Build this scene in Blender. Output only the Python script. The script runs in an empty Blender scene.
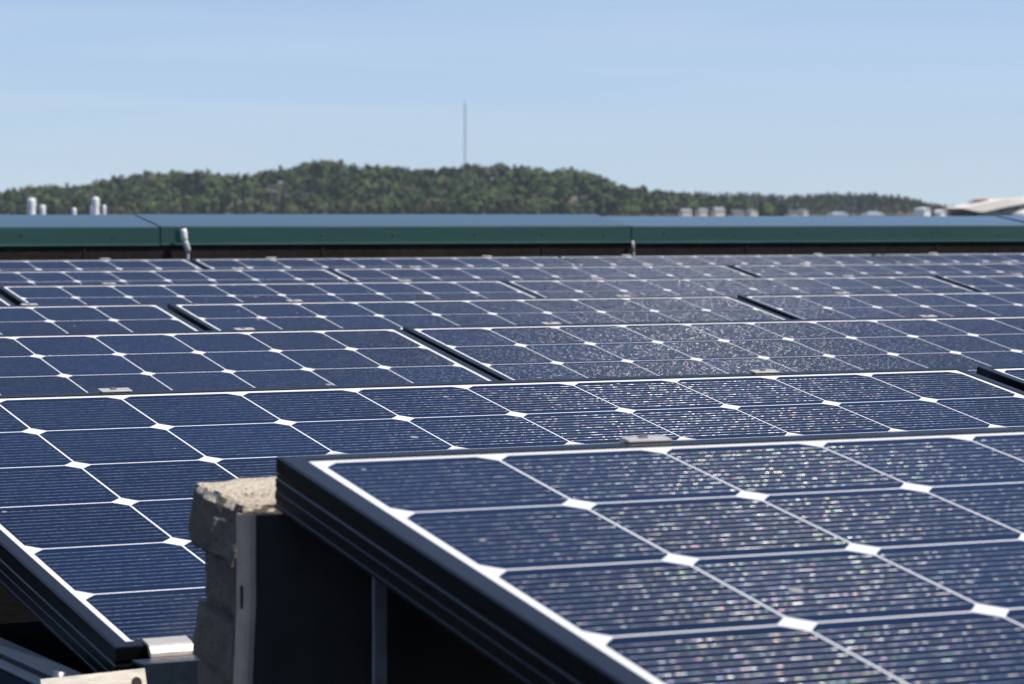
import bpy, bmesh, math, random
import numpy as np
from mathutils import Matrix, Vector, Euler

random.seed(7)
rng = np.random.default_rng(7)
S = bpy.context.scene
COL = S.collection
RAD = math.radians

# ------------------------------------------------------------------ camera
CAM = Vector((-0.89016, -2.07312, 0.19765))
RIGHT = Vector((0.8904965, -0.4549882, 0.00131382))
UP = Vector((0.01969155, 0.04142457, 0.99894757))
FWD = Vector((0.45456378, 0.88953344, -0.04584786))
FPX = 2905.46
cam_data = bpy.data.cameras.new('camera')
cam = bpy.data.objects.new('camera', cam_data)
COL.objects.link(cam)
rot = Matrix((RIGHT, UP, -FWD)).transposed()
cam.matrix_world = Matrix.Translation(CAM) @ rot.to_4x4()
cam_data.sensor_width = 36.0
cam_data.lens = FPX / 1024 * 36.0
cam_data.clip_start = 0.05
cam_data.clip_end = 30000
cam_data.dof.use_dof = True
cam_data.dof.focus_distance = 3.8
cam_data.dof.aperture_fstop = 18.0
S.camera = cam

# ------------------------------------------------------------------ light
SUN_EL, SUN_AZ = 52.0, 124.0           # azimuth from +Y towards +X
w = bpy.data.worlds.new('World')
S.world = w
w.use_nodes = True
nt = w.node_tree
sky = nt.nodes.new('ShaderNodeTexSky')
sky.sky_type = 'NISHITA'
sky.sun_disc = False
sky.sun_elevation = RAD(SUN_EL)
sky.sun_rotation = RAD(SUN_AZ)
sky.altitude = 0
sky.air_density = 1.0
sky.dust_density = 0.3
sky.ozone_density = 3.0
bg = nt.nodes['Background']
bg.inputs['Strength'].default_value = 0.125
# clear northern air: take the sky a little above the true bearing so the horizon stays pale blue
tc = nt.nodes.new('ShaderNodeTexCoord')
sx = nt.nodes.new('ShaderNodeSeparateXYZ'); nt.links.new(tc.outputs['Generated'], sx.inputs[0])
mz = nt.nodes.new('ShaderNodeMath'); mz.operation = 'MULTIPLY_ADD'; mz.inputs[1].default_value = 0.92; mz.inputs[2].default_value = 0.058
nt.links.new(sx.outputs[2], mz.inputs[0])
cz = nt.nodes.new('ShaderNodeCombineXYZ')
nt.links.new(sx.outputs[0], cz.inputs[0]); nt.links.new(sx.outputs[1], cz.inputs[1]); nt.links.new(mz.outputs[0], cz.inputs[2])
nt.links.new(cz.outputs[0], sky.inputs['Vector'])
tint = nt.nodes.new('ShaderNodeMix'); tint.data_type = 'RGBA'; tint.blend_type = 'MULTIPLY'
tint.inputs[0].default_value = 1.0
tint.inputs[7].default_value = (1.02, 1.0, 1.11, 1)
nt.links.new(sky.outputs['Color'], tint.inputs[6])
# very faint high haze streaks
mpw = nt.nodes.new('ShaderNodeMapping'); mpw.inputs['Scale'].default_value = (3, 3, 60)
nt.links.new(tc.outputs['Generated'], mpw.inputs['Vector'])
nzw = nt.nodes.new('ShaderNodeTexNoise'); nzw.inputs['Scale'].default_value = 1.6; nzw.inputs['Detail'].default_value = 5; nzw.inputs['Distortion'].default_value = 0.6
nt.links.new(mpw.outputs[0], nzw.inputs['Vector'])
rpw = nt.nodes.new('ShaderNodeMapRange'); rpw.inputs['From Min'].default_value = 0.42; rpw.inputs['From Max'].default_value = 0.75; rpw.inputs['To Min'].default_value = 0.05; rpw.inputs['To Max'].default_value = 0.22
nt.links.new(nzw.outputs['Fac'], rpw.inputs['Value'])
cl = nt.nodes.new('ShaderNodeMix'); cl.data_type = 'RGBA'
nt.links.new(rpw.outputs[0], cl.inputs[0]); nt.links.new(tint.outputs[2], cl.inputs[6]); cl.inputs[7].default_value = (6.2, 6.6, 7.2, 1)
nt.links.new(cl.outputs[2], bg.inputs['Color'])

sd = bpy.data.lights.new('sun', 'SUN')
sd.energy = 4.9
sd.angle = RAD(0.53)
sd.color = (1.0, 0.93, 0.83)
sun = bpy.data.objects.new('sun', sd)
COL.objects.link(sun)
sv = Vector((math.sin(RAD(SUN_AZ)) * math.cos(RAD(SUN_EL)), math.cos(RAD(SUN_AZ)) * math.cos(RAD(SUN_EL)), math.sin(RAD(SUN_EL))))
sun.rotation_euler = sv.to_track_quat('Z', 'Y').to_euler()
sun.location = (6, -4, 12)

S.view_settings.view_transform = 'Standard'
S.view_settings.look = 'None'
S.view_settings.exposure = 0.0
S.view_settings.gamma = 1.0
S.view_settings.use_curve_mapping = False

# ------------------------------------------------------------------ helpers
def tag(o, label=None, cat=None, group=None, kind=None):
    if label: o['label'] = label
    if cat: o['category'] = cat
    if group: o['group'] = group
    if kind: o['kind'] = kind
    return o

def empty(name, label, cat, loc=(0, 0, 0), rot=None, group=None):
    o = bpy.data.objects.new(name, None)
    o.empty_display_size = 0.1
    COL.objects.link(o)
    o.location = loc
    if rot: o.rotation_euler = rot
    return tag(o, label, cat, group)

def link(name, me, mat=None, parent=None):
    o = bpy.data.objects.new(name, me)
    COL.objects.link(o)
    if mat is not None:
        for m in (mat if isinstance(mat, (list, tuple)) else [mat]): me.materials.append(m)
    if parent is not None: o.parent = parent
    return o

def mesh_of(bm, name, smooth=False):
    me = bpy.data.meshes.new(name)
    bmesh.ops.recalc_face_normals(bm, faces=bm.faces)
    bm.to_mesh(me); bm.free()
    if smooth:
        for p in me.polygons: p.use_smooth = True
    return me

def add_box(bm, lo, hi, bevel=0.0, M=None, mi=0):
    lo, hi = Vector(lo), Vector(hi)
    c = (lo + hi) / 2; s = hi - lo
    r = bmesh.ops.create_cube(bm, size=1.0)
    vs = r['verts']
    for v in vs: v.co = Vector((v.co.x * s.x + c.x, v.co.y * s.y + c.y, v.co.z * s.z + c.z))
    fs = set(f for v in vs for f in v.link_faces)
    for f in fs: f.material_index = mi
    if bevel > 0:
        es = list(set(e for v in vs for e in v.link_edges))
        b = bmesh.ops.bevel(bm, geom=es, offset=bevel, segments=2, profile=0.5, affect='EDGES')
        vs = list(set(v for f in b['faces'] for v in f.verts) | set(v for v in vs if v.is_valid))
    if M is not None: bmesh.ops.transform(bm, matrix=M, verts=vs)
    return vs

def box_obj(name, lo, hi, mat, parent=None, bevel=0.0, M=None):
    bm = bmesh.new(); add_box(bm, lo, hi, bevel, M)
    return link(name, mesh_of(bm, name), mat, parent)

def add_tube(bm, pts, r, n=12, cap=True):
    """tube along points; r scalar or list"""
    pts = [Vector(p) for p in pts]
    rs = r if isinstance(r, (list, tuple)) else [r] * len(pts)
    rings = []
    prev = None
    for i, p in enumerate(pts):
        t = (pts[min(i + 1, len(pts) - 1)] - pts[max(i - 1, 0)]).normalized()
        a = prev if prev is not None else (Vector((1, 0, 0)) if abs(t.x) < 0.9 else Vector((0, 1, 0)))
        u = (a - t * a.dot(t)).normalized(); prev = u
        v = t.cross(u)
        rings.append([bm.verts.new(p + (u * math.cos(2 * math.pi * k / n) + v * math.sin(2 * math.pi * k / n)) * rs[i]) for k in range(n)])
    for a, b in zip(rings, rings[1:]):
        for k in range(n): bm.faces.new((a[k], a[(k + 1) % n], b[(k + 1) % n], b[k]))
    if cap:
        bm.faces.new(rings[0][::-1]); bm.faces.new(rings[-1])

def prism(bm, poly, axis_from, axis_to, f):
    """extrude 2-D poly between two parameter values; f(a, (p,q)) -> xyz"""
    A = [bm.verts.new(f(axis_from, p)) for p in poly]
    B = [bm.verts.new(f(axis_to, p)) for p in poly]
    n = len(poly)
    for k in range(n): bm.faces.new((A[k], A[(k + 1) % n], B[(k + 1) % n], B[k]))
    bm.faces.new(A[::-1]); bm.faces.new(B)

class NT:
    """small node-building helper"""
    def __init__(self, name):
        self.m = bpy.data.materials.new(name); self.m.use_nodes = True
        self.t = self.m.node_tree
        self.b = self.t.nodes['Principled BSDF']; self.out = self.t.nodes['Material Output']
    def n(self, typ, **kw):
        o = self.t.nodes.new(typ)
        for k, v in kw.items(): setattr(o, k, v)
        return o
    def l(self, a, b): self.t.links.new(a, b)
    def put(self, sock, v):
        if isinstance(v, bpy.types.NodeSocket): self.l(v, sock)
        else: sock.default_value = v
    def math(self, op, a, b=None, c=None, clamp=False):
        o = self.n('ShaderNodeMath', operation=op); o.use_clamp = clamp
        self.put(o.inputs[0], a)
        if b is not None: self.put(o.inputs[1], b)
        if c is not None: self.put(o.inputs[2], c)
        return o.outputs[0]
    def ramp(self, f, *stops):
        o = self.n('ShaderNodeValToRGB'); e = o.color_ramp.elements
        while len(e) < len(stops): e.new(0.5)
        for el, (p, c) in zip(e, stops):
            el.position = p; el.color = (*c, 1) if len(c) == 3 else c
        self.l(f, o.inputs[0]); return o.outputs[0]
    def noise(self, vec, scale, detail=4, rough=0.55, dim='3D'):
        o = self.n('ShaderNodeTexNoise'); o.inputs['Scale'].default_value = scale
        o.inputs['Detail'].default_value = detail; o.inputs['Roughness'].default_value = rough
        if vec is not None: self.l(vec, o.inputs['Vector'])
        return o.outputs['Fac']
    def mix(self, f, a, b):
        o = self.n('ShaderNodeMix', data_type='RGBA')
        self.put(o.inputs[0], f)
        for s, v in ((o.inputs[6], a), (o.inputs[7], b)):
            if isinstance(v, bpy.types.NodeSocket): self.l(v, s)
            else: s.default_value = (*v, 1)
        return o.outputs[2]
    def obj(self): return self.n('ShaderNodeTexCoord').outputs['Object']
    def geo(self): return self.n('ShaderNodeNewGeometry').outputs['Position']
    def bump(self, h, strength, dist=0.01):
        o = self.n('ShaderNodeBump'); o.inputs['Strength'].default_value = strength
        o.inputs['Distance'].default_value = dist; self.l(h, o.inputs['Height'])
        self.l(o.outputs[0], self.b.inputs['Normal'])

def simple(name, col, rough=0.6, metal=0.0, var=0.15, scale=20, bump=0.0, spec=0.5, bdist=0.005, stretch=None):
    N = NT(name)
    v = N.obj()
    if stretch:
        mp = N.n('ShaderNodeMapping'); mp.inputs['Scale'].default_value = stretch
        N.l(v, mp.inputs['Vector']); v = mp.outputs[0]
    f = N.noise(v, scale, 6)
    lo = tuple(c * (1 - var) for c in col); hi = tuple(min(1, c * (1 + var)) for c in col)
    N.l(N.ramp(f, (0.3, lo), (0.7, hi)), N.b.inputs['Base Color'])
    N.b.inputs['Metallic'].default_value = metal
    N.l(N.math('MULTIPLY_ADD', f, 0.2, rough - 0.1), N.b.inputs['Roughness'])
    N.b.inputs['Specular IOR Level'].default_value = spec
    if bump: N.bump(f, bump, bdist)
    return N.m

# ------------------------------------------------------------------ materials
ANISO, ANROT = 0.78, 0.0
def cell_material(name='solar_cells', tang=(1, 0, 0)):
    N = NT(name)
    uvn = N.n('ShaderNodeUVMap'); uvn.uv_map = 'cells'
    szn = N.n('ShaderNodeUVMap'); szn.uv_map = 'metres'
    s1 = N.n('ShaderNodeSeparateXYZ'); N.l(uvn.outputs[0], s1.inputs[0])
    u, v = s1.outputs[0], s1.outputs[1]
    s2 = N.n('ShaderNodeSeparateXYZ'); N.l(szn.outputs[0], s2.inputs[0])
    fu, fv = N.math('FRACT', u), N.math('FRACT', v)
    cu = N.math('MINIMUM', fu, N.math('SUBTRACT', 1.0, fu))
    cv = N.math('MINIMUM', fv, N.math('SUBTRACT', 1.0, fv))
    dx = N.math('MULTIPLY', cu, 0.158); dy = N.math('MULTIPLY', cv, 0.158)
    line = N.math('LESS_THAN', N.math('MINIMUM', dx, N.math('MULTIPLY', dy, 0.86)), 0.0012)
    # chamfered (slightly rounded) cell corners
    e = 0.93
    dia = N.math('LESS_THAN', N.math('ADD', N.math('POWER', N.math('DIVIDE', dx, 0.0172), e), N.math('POWER', N.math('DIVIDE', dy, 0.0172), e)), 1.0)
    outu = N.math('MAXIMUM', N.math('LESS_THAN', u, 0.0), N.math('GREATER_THAN', u, 10.0))
    outv = N.math('MAXIMUM', N.math('LESS_THAN', v, 0.0), N.math('GREATER_THAN', v, 6.0))
    white = N.math('MAXIMUM', N.math('MAXIMUM', line, dia), N.math('MAXIMUM', outu, outv))
    # round wires along every cell
    wv = N.math('SUBTRACT', N.math('FRACT', N.math('MULTIPLY', v, 13.0)), 0.5)       # -0.5..0.5 over 10.5 mm
    across = N.math('DIVIDE', wv, 0.058)                                              # +-1 on the wire
    wire = N.math('MULTIPLY', N.math('LESS_THAN', N.math('ABSOLUTE', across), 1.0), N.math('MULTIPLY', N.math('GREATER_THAN', dy, 0.0075), N.math('GREATER_THAN', dx, 0.0035)))
    row = N.math('FLOOR', N.math('MULTIPLY', v, 13.0))
    # per-dash random numbers
    oi = N.n('ShaderNodeObjectInfo')
    wn = N.n('ShaderNodeTexWhiteNoise', noise_dimensions='3D')
    cb = N.n('ShaderNodeCombineXYZ')
    jit = N.n('ShaderNodeTexWhiteNoise', noise_dimensions='2D')
    jc = N.n('ShaderNodeCombineXYZ'); N.l(row, jc.inputs[0]); N.l(oi.outputs['Random'], jc.inputs[1])
    N.l(jc.outputs[0], jit.inputs['Vector'])
    N.l(N.math('FLOOR', N.math('ADD', N.math('MULTIPLY', u, 40.0), N.math('MULTIPLY', jit.outputs['Value'], 9.0))), cb.inputs[0])
    N.l(row, cb.inputs[1]); N.l(oi.outputs['Random'], cb.inputs[2])
    N.l(cb.outputs[0], wn.inputs['Vector'])
    sc = N.n('ShaderNodeSeparateColor'); N.l(wn.outputs['Color'], sc.inputs[0])
    r1, r2, r3 = sc.outputs[0], sc.outputs[1], sc.outputs[2]
    # round wires: lobe narrow along the wire, broad across it; every short dash of wire under the textured glass differs in strength and tint
    hue = N.n('ShaderNodeCombineColor', mode='HSV')
    N.l(r2, hue.inputs[0]); N.l(N.math('MULTIPLY', N.math('POWER', r3, 2.0), 0.46), hue.inputs[1])
    N.l(N.math('ADD', N.math('MULTIPLY', N.math('POWER', r1, 4.0), 0.46), N.math('MULTIPLY_ADD', r2, 0.03, 0.040)), hue.inputs[2])
    tv = N.n('ShaderNodeVectorTransform', vector_type='VECTOR', convert_from='OBJECT', convert_to='WORLD')
    tv.inputs[0].default_value = tang
    wb = N.n('ShaderNodeBsdfAnisotropic'); wb.distribution = 'GGX'
    N.l(hue.outputs[0], wb.inputs['Color'])
    wb.inputs['Roughness'].default_value = 0.44
    wb.inputs['Anisotropy'].default_value = ANISO
    wb.inputs['Rotation'].default_value = ANROT
    N.l(tv.outputs[0], wb.inputs['Tangent'])
    wd_ = N.n('ShaderNodeBsdfDiffuse'); wd_.inputs['Color'].default_value = (0.36, 0.41, 0.49, 1)
    wm = N.n('ShaderNodeMixShader')
    N.l(N.math('MULTIPLY_ADD', r2, -0.35, 0.78), wm.inputs[0])
    N.l(wd_.outputs[0], wm.inputs[1]); N.l(wb.outputs[0], wm.inputs[2])
    # cell silicon under textured glass
    cn = N.noise(N.n('ShaderNodeTexCoord').outputs['Object'], 3.0, 3)
    cw = N.n('ShaderNodeTexWhiteNoise', noise_dimensions='3D')
    cc = N.n('ShaderNodeCombineXYZ'); N.l(N.math('FLOOR', u), cc.inputs[0]); N.l(N.math('FLOOR', v), cc.inputs[1]); N.l(oi.outputs['Random'], cc.inputs[2])
    N.l(cc.outputs[0], cw.inputs['Vector'])
    f = N.math('MULTIPLY_ADD', cw.outputs['Value'], 0.5, N.math('MULTIPLY', cn, 0.5))
    ccol = N.ramp(f, (0.2, (0.0012, 0.0082, 0.034)), (0.85, (0.0024, 0.0145, 0.056)))
    # dust film and a few droppings / rain marks
    dn = N.noise(szn.outputs[0], 900, 2)
    dust = N.ramp(dn, (0.70, (0, 0, 0)), (0.80, (1, 1, 1)))
    col = N.mix(N.math('MULTIPLY', dust, 0.05), ccol, (0.5, 0.5, 0.48))
    lowe = N.n('ShaderNodeMapRange'); N.l(v, lowe.inputs['Value']); lowe.inputs['From Min'].default_value = 4.6; lowe.inputs['From Max'].default_value = 6.0
    dn2 = N.noise(szn.outputs[0], 14, 5)
    film = N.math('MULTIPLY', N.math('ADD', N.math('MULTIPLY', lowe.outputs[0], 0.05), 0.006), N.ramp(dn2, (0.38, (0, 0, 0)), (0.70, (1, 1, 1))))
    col = N.mix(film, col, (0.42, 0.40, 0.36))
    pv_ = N.n('ShaderNodeTexVoronoi', voronoi_dimensions='2D'); pv_.inputs['Scale'].default_value = 7.0
    off = N.n('ShaderNodeVectorMath', operation='ADD'); N.l(szn.outputs[0], off.inputs[0])
    oc = N.n('ShaderNodeCombineXYZ'); N.l(N.math('MULTIPLY', oi.outputs['Random'], 50.0), oc.inputs[0]); N.l(oc.outputs[0], off.inputs[1])
    N.l(off.outputs[0], pv_.inputs['Vector'])
    psep = N.n('ShaderNodeSeparateColor'); N.l(pv_.outputs['Color'], psep.inputs[0])
    spot = N.math('LESS_THAN', pv_.outputs['Distance'], N.math('MULTIPLY', N.math('POWER', psep.outputs[0], 6.0), 0.045))
    col = N.mix(N.math('MULTIPLY', spot, 0.5), col, (0.62, 0.61, 0.56))
    b = N.b
    N.l(N.mix(white, col, (0.80, 0.80, 0.79)), b.inputs['Base Color'])
    b.inputs['Roughness'].default_value = 0.30
    b.inputs['IOR'].default_value = 1.12
    b.inputs['Specular Tint'].default_value = (0.50, 0.72, 1.0, 1)
    b.inputs['Specular IOR Level'].default_value = 0.5
    ms = N.n('ShaderNodeMixShader')
    N.l(N.math('MULTIPLY', N.math('MULTIPLY', wire, N.math('SUBTRACT', 1.0, white)), 0.8), ms.inputs[0])
    N.l(b.outputs[0], ms.inputs[1]); N.l(wm.outputs[0], ms.inputs[2])
    N.l(ms.outputs[0], N.out.inputs['Surface'])
    return N.m

M_CELL = cell_material()
M_CELL_NEAR = cell_material('solar_cells_near', (math.cos(RAD(2.6)), math.sin(RAD(2.6)), 0))
M_FRAME = simple('black_anodised', (0.007, 0.007, 0.008), 0.30, 0.0, 0.25, 40, spec=0.26, stretch=(1, 1, 30))
M_FRAME.node_tree.nodes['Principled BSDF'].inputs['Specular Tint'].default_value = (0.50, 0.76, 1.0, 1)
M_RAIL = simple('dark_anodised_rail', (0.018, 0.028, 0.042), 0.42, 0.0, 0.2, 30, spec=0.22, stretch=(4, 1, 4))
M_ALU = simple('mill_aluminium', (0.70, 0.65, 0.57), 0.42, 0.5, 0.12, 60, 0.05, stretch=(1, 8, 8))
M_ALU_DULL = simple('weathered_aluminium', (0.34, 0.35, 0.36), 0.55, 0.5, 0.2, 30, 0.05)
M_FOLD = simple('galvanised_fold', (0.46, 0.365, 0.28), 0.55, 0.0, 0.15, 40, spec=0.25)
M_STEEL = simple('bolt_steel', (0.30, 0.30, 0.31), 0.4, 0.9, 0.2, 80)
M_DARK = simple('dark_coated_sheet', (0.022, 0.024, 0.030), 0.5, 0.2, 0.25, 25)
M_GALV = simple('deflector_sheet', (0.050, 0.046, 0.042), 0.5, 0.2, 0.2, 25)
M_OPENING_SHADE = simple('opening_shade', (0.02, 0.02, 0.02), 0.8)  # flat black for openings: their inner shade is painted
M_BACK = simple('backsheet', (0.55, 0.55, 0.55), 0.6, 0, 0.05)

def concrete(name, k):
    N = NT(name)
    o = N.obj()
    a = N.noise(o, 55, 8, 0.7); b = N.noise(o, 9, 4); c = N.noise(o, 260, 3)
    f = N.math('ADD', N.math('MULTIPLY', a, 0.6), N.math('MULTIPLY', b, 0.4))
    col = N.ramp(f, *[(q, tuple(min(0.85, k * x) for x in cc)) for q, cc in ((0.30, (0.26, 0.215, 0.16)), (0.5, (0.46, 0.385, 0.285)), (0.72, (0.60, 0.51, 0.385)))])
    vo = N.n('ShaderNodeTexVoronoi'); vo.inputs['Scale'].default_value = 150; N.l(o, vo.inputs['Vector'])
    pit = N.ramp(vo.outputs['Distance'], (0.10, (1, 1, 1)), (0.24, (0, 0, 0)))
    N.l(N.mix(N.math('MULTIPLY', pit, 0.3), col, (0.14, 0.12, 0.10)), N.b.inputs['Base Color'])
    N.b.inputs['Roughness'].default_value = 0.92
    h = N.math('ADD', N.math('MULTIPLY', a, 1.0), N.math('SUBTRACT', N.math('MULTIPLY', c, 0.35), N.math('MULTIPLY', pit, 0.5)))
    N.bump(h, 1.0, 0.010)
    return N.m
M_CONC_LIT = concrete('concrete_paver', 1.7)  # lit copy of the concrete, brightened for the sunny top face
M_CONC_SHADE = concrete('shaded_concrete_paver', 0.40)  # darker copy: side-face shade put into the colour, shared by the lower pavers

def felt(name, base, sc=1.0, spk=0.25):
    N = NT(name)
    g = N.geo()
    a = N.noise(g, 6 * sc, 4); c = N.noise(g, 320 * sc, 2); d = N.noise(g, 45 * sc, 3)
    f = N.math('ADD', N.math('MULTIPLY', a, 0.4), N.math('MULTIPLY', d, 0.6))
    col = N.ramp(f, (0.3, tuple(x * 0.6 for x in base)), (0.7, tuple(x * 1.35 for x in base)))
    sp = N.ramp(c, (0.66, (0, 0, 0)), (0.74, (1, 1, 1)))
    N.l(N.mix(N.math('MULTIPLY', sp, spk), col, (0.10, 0.095, 0.09)), N.b.inputs['Base Color'])
    N.b.inputs['Roughness'].default_value = 0.95
    N.b.inputs['Specular IOR Level'].default_value = 0.0
    N.bump(c, 0.5, 0.003)
    return N.m
M_FELT = felt('bitumen_felt', (0.030, 0.025, 0.022))
M_ROOF = felt('roof_felt', (0.006, 0.006, 0.006), spk=0.05)

def green_paint():
    N = NT('green_coated_steel')
    g = N.geo()
    mp = N.n('ShaderNodeMapping'); mp.inputs['Scale'].default_value = (1.2, 6, 9); N.l(g, mp.inputs['Vector'])
    a = N.noise(mp.outputs[0], 1.2, 6, 0.65); c = N.noise(g, 70, 3)
    f = N.math('ADD', N.math('MULTIPLY', a, 0.75), N.math('MULTIPLY', c, 0.25))
    N.l(N.ramp(f, (0.3, (0.003, 0.036, 0.029)), (0.7, (0.007, 0.056, 0.045))), N.b.inputs['Base Color'])
    N.l(N.math('MULTIPLY_ADD', a, 0.25, 0.22), N.b.inputs['Roughness'])
    N.b.inputs['Specular IOR Level'].default_value = 0.14
    N.b.inputs['Coat Weight'].default_value = 0.85
    N.b.inputs['Coat Roughness'].default_value = 0.12
    N.bump(N.noise(mp.outputs[0], 2.0, 2), 0.22, 0.01)
    return N.m
M_GREEN = green_paint()

# ------------------------------------------------------------------ far points
def far(x, y, D):
    """a point at forward distance D, from picture-plane angles (used to lay out the town and hill as world coordinates)"""
    return CAM + (RIGHT * ((x - 512) / FPX) + UP * (-(y - 342) / FPX) + FWD) * D
FH = Vector((FWD.x, FWD.y, 0)).normalized()
RH = Vector((FH.y, -FH.x, 0))
GZ = -9.5
ROOFZ = -0.33

# ------------------------------------------------------------------ ground + building
bm = bmesh.new()
R_ = 14000
bmesh.ops.create_grid(bm, x_segments=2, y_segments=2, size=R_)
me = mesh_of(bm, 'ground')
N = NT('town_ground')
a = N.noise(N.geo(), 0.004, 6); 
N.l(N.ramp(a, (0.35, (0.035, 0.05, 0.025)), (0.55, (0.07, 0.08, 0.045)), (0.7, (0.16, 0.15, 0.13))), N.b.inputs['Base Color'])
N.b.inputs['Roughness'].default_value = 0.95
g = link('ground', me, N.m); g.location = (0, 0, GZ); tag(g, kind='structure')

X0, X1, Y0, Y1 = -9.0, 16.0, -8.0, 9.19
M_WALL = simple('render_wall', (0.42, 0.40, 0.36), 0.9, 0, 0.1, 2)
bd = box_obj('building_walls', (X0, Y0, GZ), (X1, Y1, ROOFZ - 0.02), M_WALL); tag(bd, kind='structure')
bm = bmesh.new()
bmesh.ops.create_grid(bm, x_segments=1, y_segments=1, size=0.5)
for v in bm.verts: v.co = Vector((v.co.x * (X1 - X0) + (X0 + X1) / 2, v.co.y * (Y1 - Y0) + (Y0 + Y1) / 2, ROOFZ))
rf = link('roof', mesh_of(bm, 'roof'), M_ROOF); tag(rf, kind='structure')

# parapet with green sheet-metal coping
PY = 8.9
par = empty('parapet', 'long low roof parapet with black felt face and green sheet metal coping behind the panels', 'parapet', (4.0, PY + 0.16, ROOFZ))
def pl(o):   # keep world coordinates for a child built in world space
    o.matrix_parent_inverse = par.matrix_basis.inverted() if par.matrix_world == Matrix.Identity(4) else par.matrix_world.inverted()
    return o
PI_ = Matrix.Translation(par.location).inverted()
bm = bmesh.new()
add_box(bm, (X0, PY + 0.006, ROOFZ - 0.01), (X1, PY + 0.285, 0.10))
# felt cant strip at the foot and lap joints
prism(bm, [(PY + 0.007, ROOFZ + 0.07), (PY - 0.07, ROOFZ + 0.002), (PY + 0.007, ROOFZ + 0.002)], X0 + 0.001, X1 - 0.001, lambda a, p: (a, p[0], p[1]))
k = X0 + 0.6
while k < X1:
    add_box(bm, (k, PY + 0.0025, ROOFZ + 0.06), (k + 0.012, PY + 0.0065, 0.046)); k += 1.02
bmesh.ops.transform(bm, matrix=PI_, verts=bm.verts)
link('upstand', mesh_of(bm, 'upstand'), M_FELT, par)
seams = [-3.31, -1.16, 0.985, 3.14, 5.297, 7.47, 9.62, 11.8]
for i in range(len(seams) - 1):
    a, b = seams[i] + 0.003, seams[i + 1] - 0.003
    dz = (0, 0.002, -0.001, 0.001, -0.001, 0.003, 0.0)[i]
    bm = bmesh.new()
    # outline of the folded sheet (y, z): drip edge, fascia, rolled front edge, sloped top, back drop
    zt, zb = 0.125 + dz, 0.050 + dz
    bk = (0.049, 0.048, 0.047, 0.047, 0.041, 0.040, 0.040)[i]
    arc = [(PY + 0.006 - 0.006 * math.cos(t), zt - 0.006 + 0.006 * math.sin(t)) for t in [math.pi / 2 * q / 5 for q in range(6)]]
    out = [(PY + 0.012, zb - 0.006), (PY - 0.004, zb), (PY - 0.001, zb + 0.008)] + arc + \
          [(PY + 0.16, zt + bk * 0.51), (PY + 0.315, zt + bk), (PY + 0.319, zt + bk - 0.005), (PY + 0.319, zt - 0.03)]
    t = 0.0015
    inn = [(PY + 0.317, zt - 0.03), (PY + 0.317, zt + bk - 0.007), (PY + 0.16, zt + bk * 0.51 - 0.0018), (PY + 0.008, zt - 0.002), (PY + 0.002, zt - 0.008), (PY + 0.001, zb + 0.008), (PY + 0.012, zb - 0.004)]
    prism(bm, out + inn, a, b, lambda q, p: (q, p[0], p[1]))
    bmesh.ops.transform(bm, matrix=PI_, verts=bm.verts)
    c = link('coping', mesh_of(bm, 'coping'), M_GREEN, par)
    for kx in ([0.16, 0.52, 0.86, 1.22, 1.58, 1.95] if i != 3 else [0.12, 0.70, 1.02, 1.40, 1.72, 2.02]):
        bm = bmesh.new()
        M = Matrix.Translation((a + kx, PY - 0.0005, 0.088 + dz + 0.006 * math.sin(kx * 9))) @ Matrix.Rotation(RAD(90), 4, 'X')
        bmesh.ops.create_uvsphere(bm, u_segments=10, v_segments=6, radius=0.0055, matrix=M @ Matrix.Diagonal((1, 1, 0.55, 1)))
        bmesh.ops.transform(bm, matrix=PI_, verts=bm.verts)
        r = link('rivet', mesh_of(bm, 'rivet', True), M_GREEN, c)
    # seam cover strip underneath (dark gap)
    bm = bmesh.new()
    add_box(bm, (b - 0.03, PY + 0.0035, zb + 0.002), (b + 0.036, PY + 0.0055, zt - 0.012))
    bmesh.ops.transform(bm, matrix=PI_, verts=bm.verts)
    link('joint_plate', mesh_of(bm, 'joint_plate'), M_DARK, c)

# grey conduit with white head by the coping
M_PVC = simple('grey_conduit', (0.50, 0.50, 0.49), 0.5, 0, 0.1, 30)
M_WHITE = simple('white_plastic', (0.80, 0.80, 0.77), 0.45, 0, 0.05, 30)
cd = empty('conduit', 'pale grey cable conduit with white elbow head rising to the green coping', 'conduit', (3.243, PY - 0.035, ROOFZ))
bm = bmesh.new()
add_tube(bm, [(0, 0, 0), (0, 0, 0.335), (-0.001, 0, 0.355), (-0.007, 0, 0.378), (-0.013, 0, 0.395)], 0.0064, 12)
link('pipe', mesh_of(bm, 'pipe', True), M_PVC, cd)
bm = bmesh.new()
add_tube(bm, [(0.001, 0, 0.350), (-0.001, 0, 0.366), (-0.008, 0, 0.386), (-0.013, 0, 0.402)], [0.009, 0.0125, 0.0125, 0.010], 14)
link('coupling', mesh_of(bm, 'coupling', True), M_PVC, cd)
bm = bmesh.new()
add_tube(bm, [(-0.012, 0, 0.396), (-0.0145, 0, 0.408), (-0.016, 0, 0.432), (-0.017, 0, 0.446)], [0.010, 0.0135, 0.013, 0.010], 14)
link('elbow_head', mesh_of(bm, 'elbow_head', True), M_WHITE, cd)
box_obj('bracket', (-0.020, 0.008, 0.20), (0.020, 0.062, 0.215), M_STEEL, cd)

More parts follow.
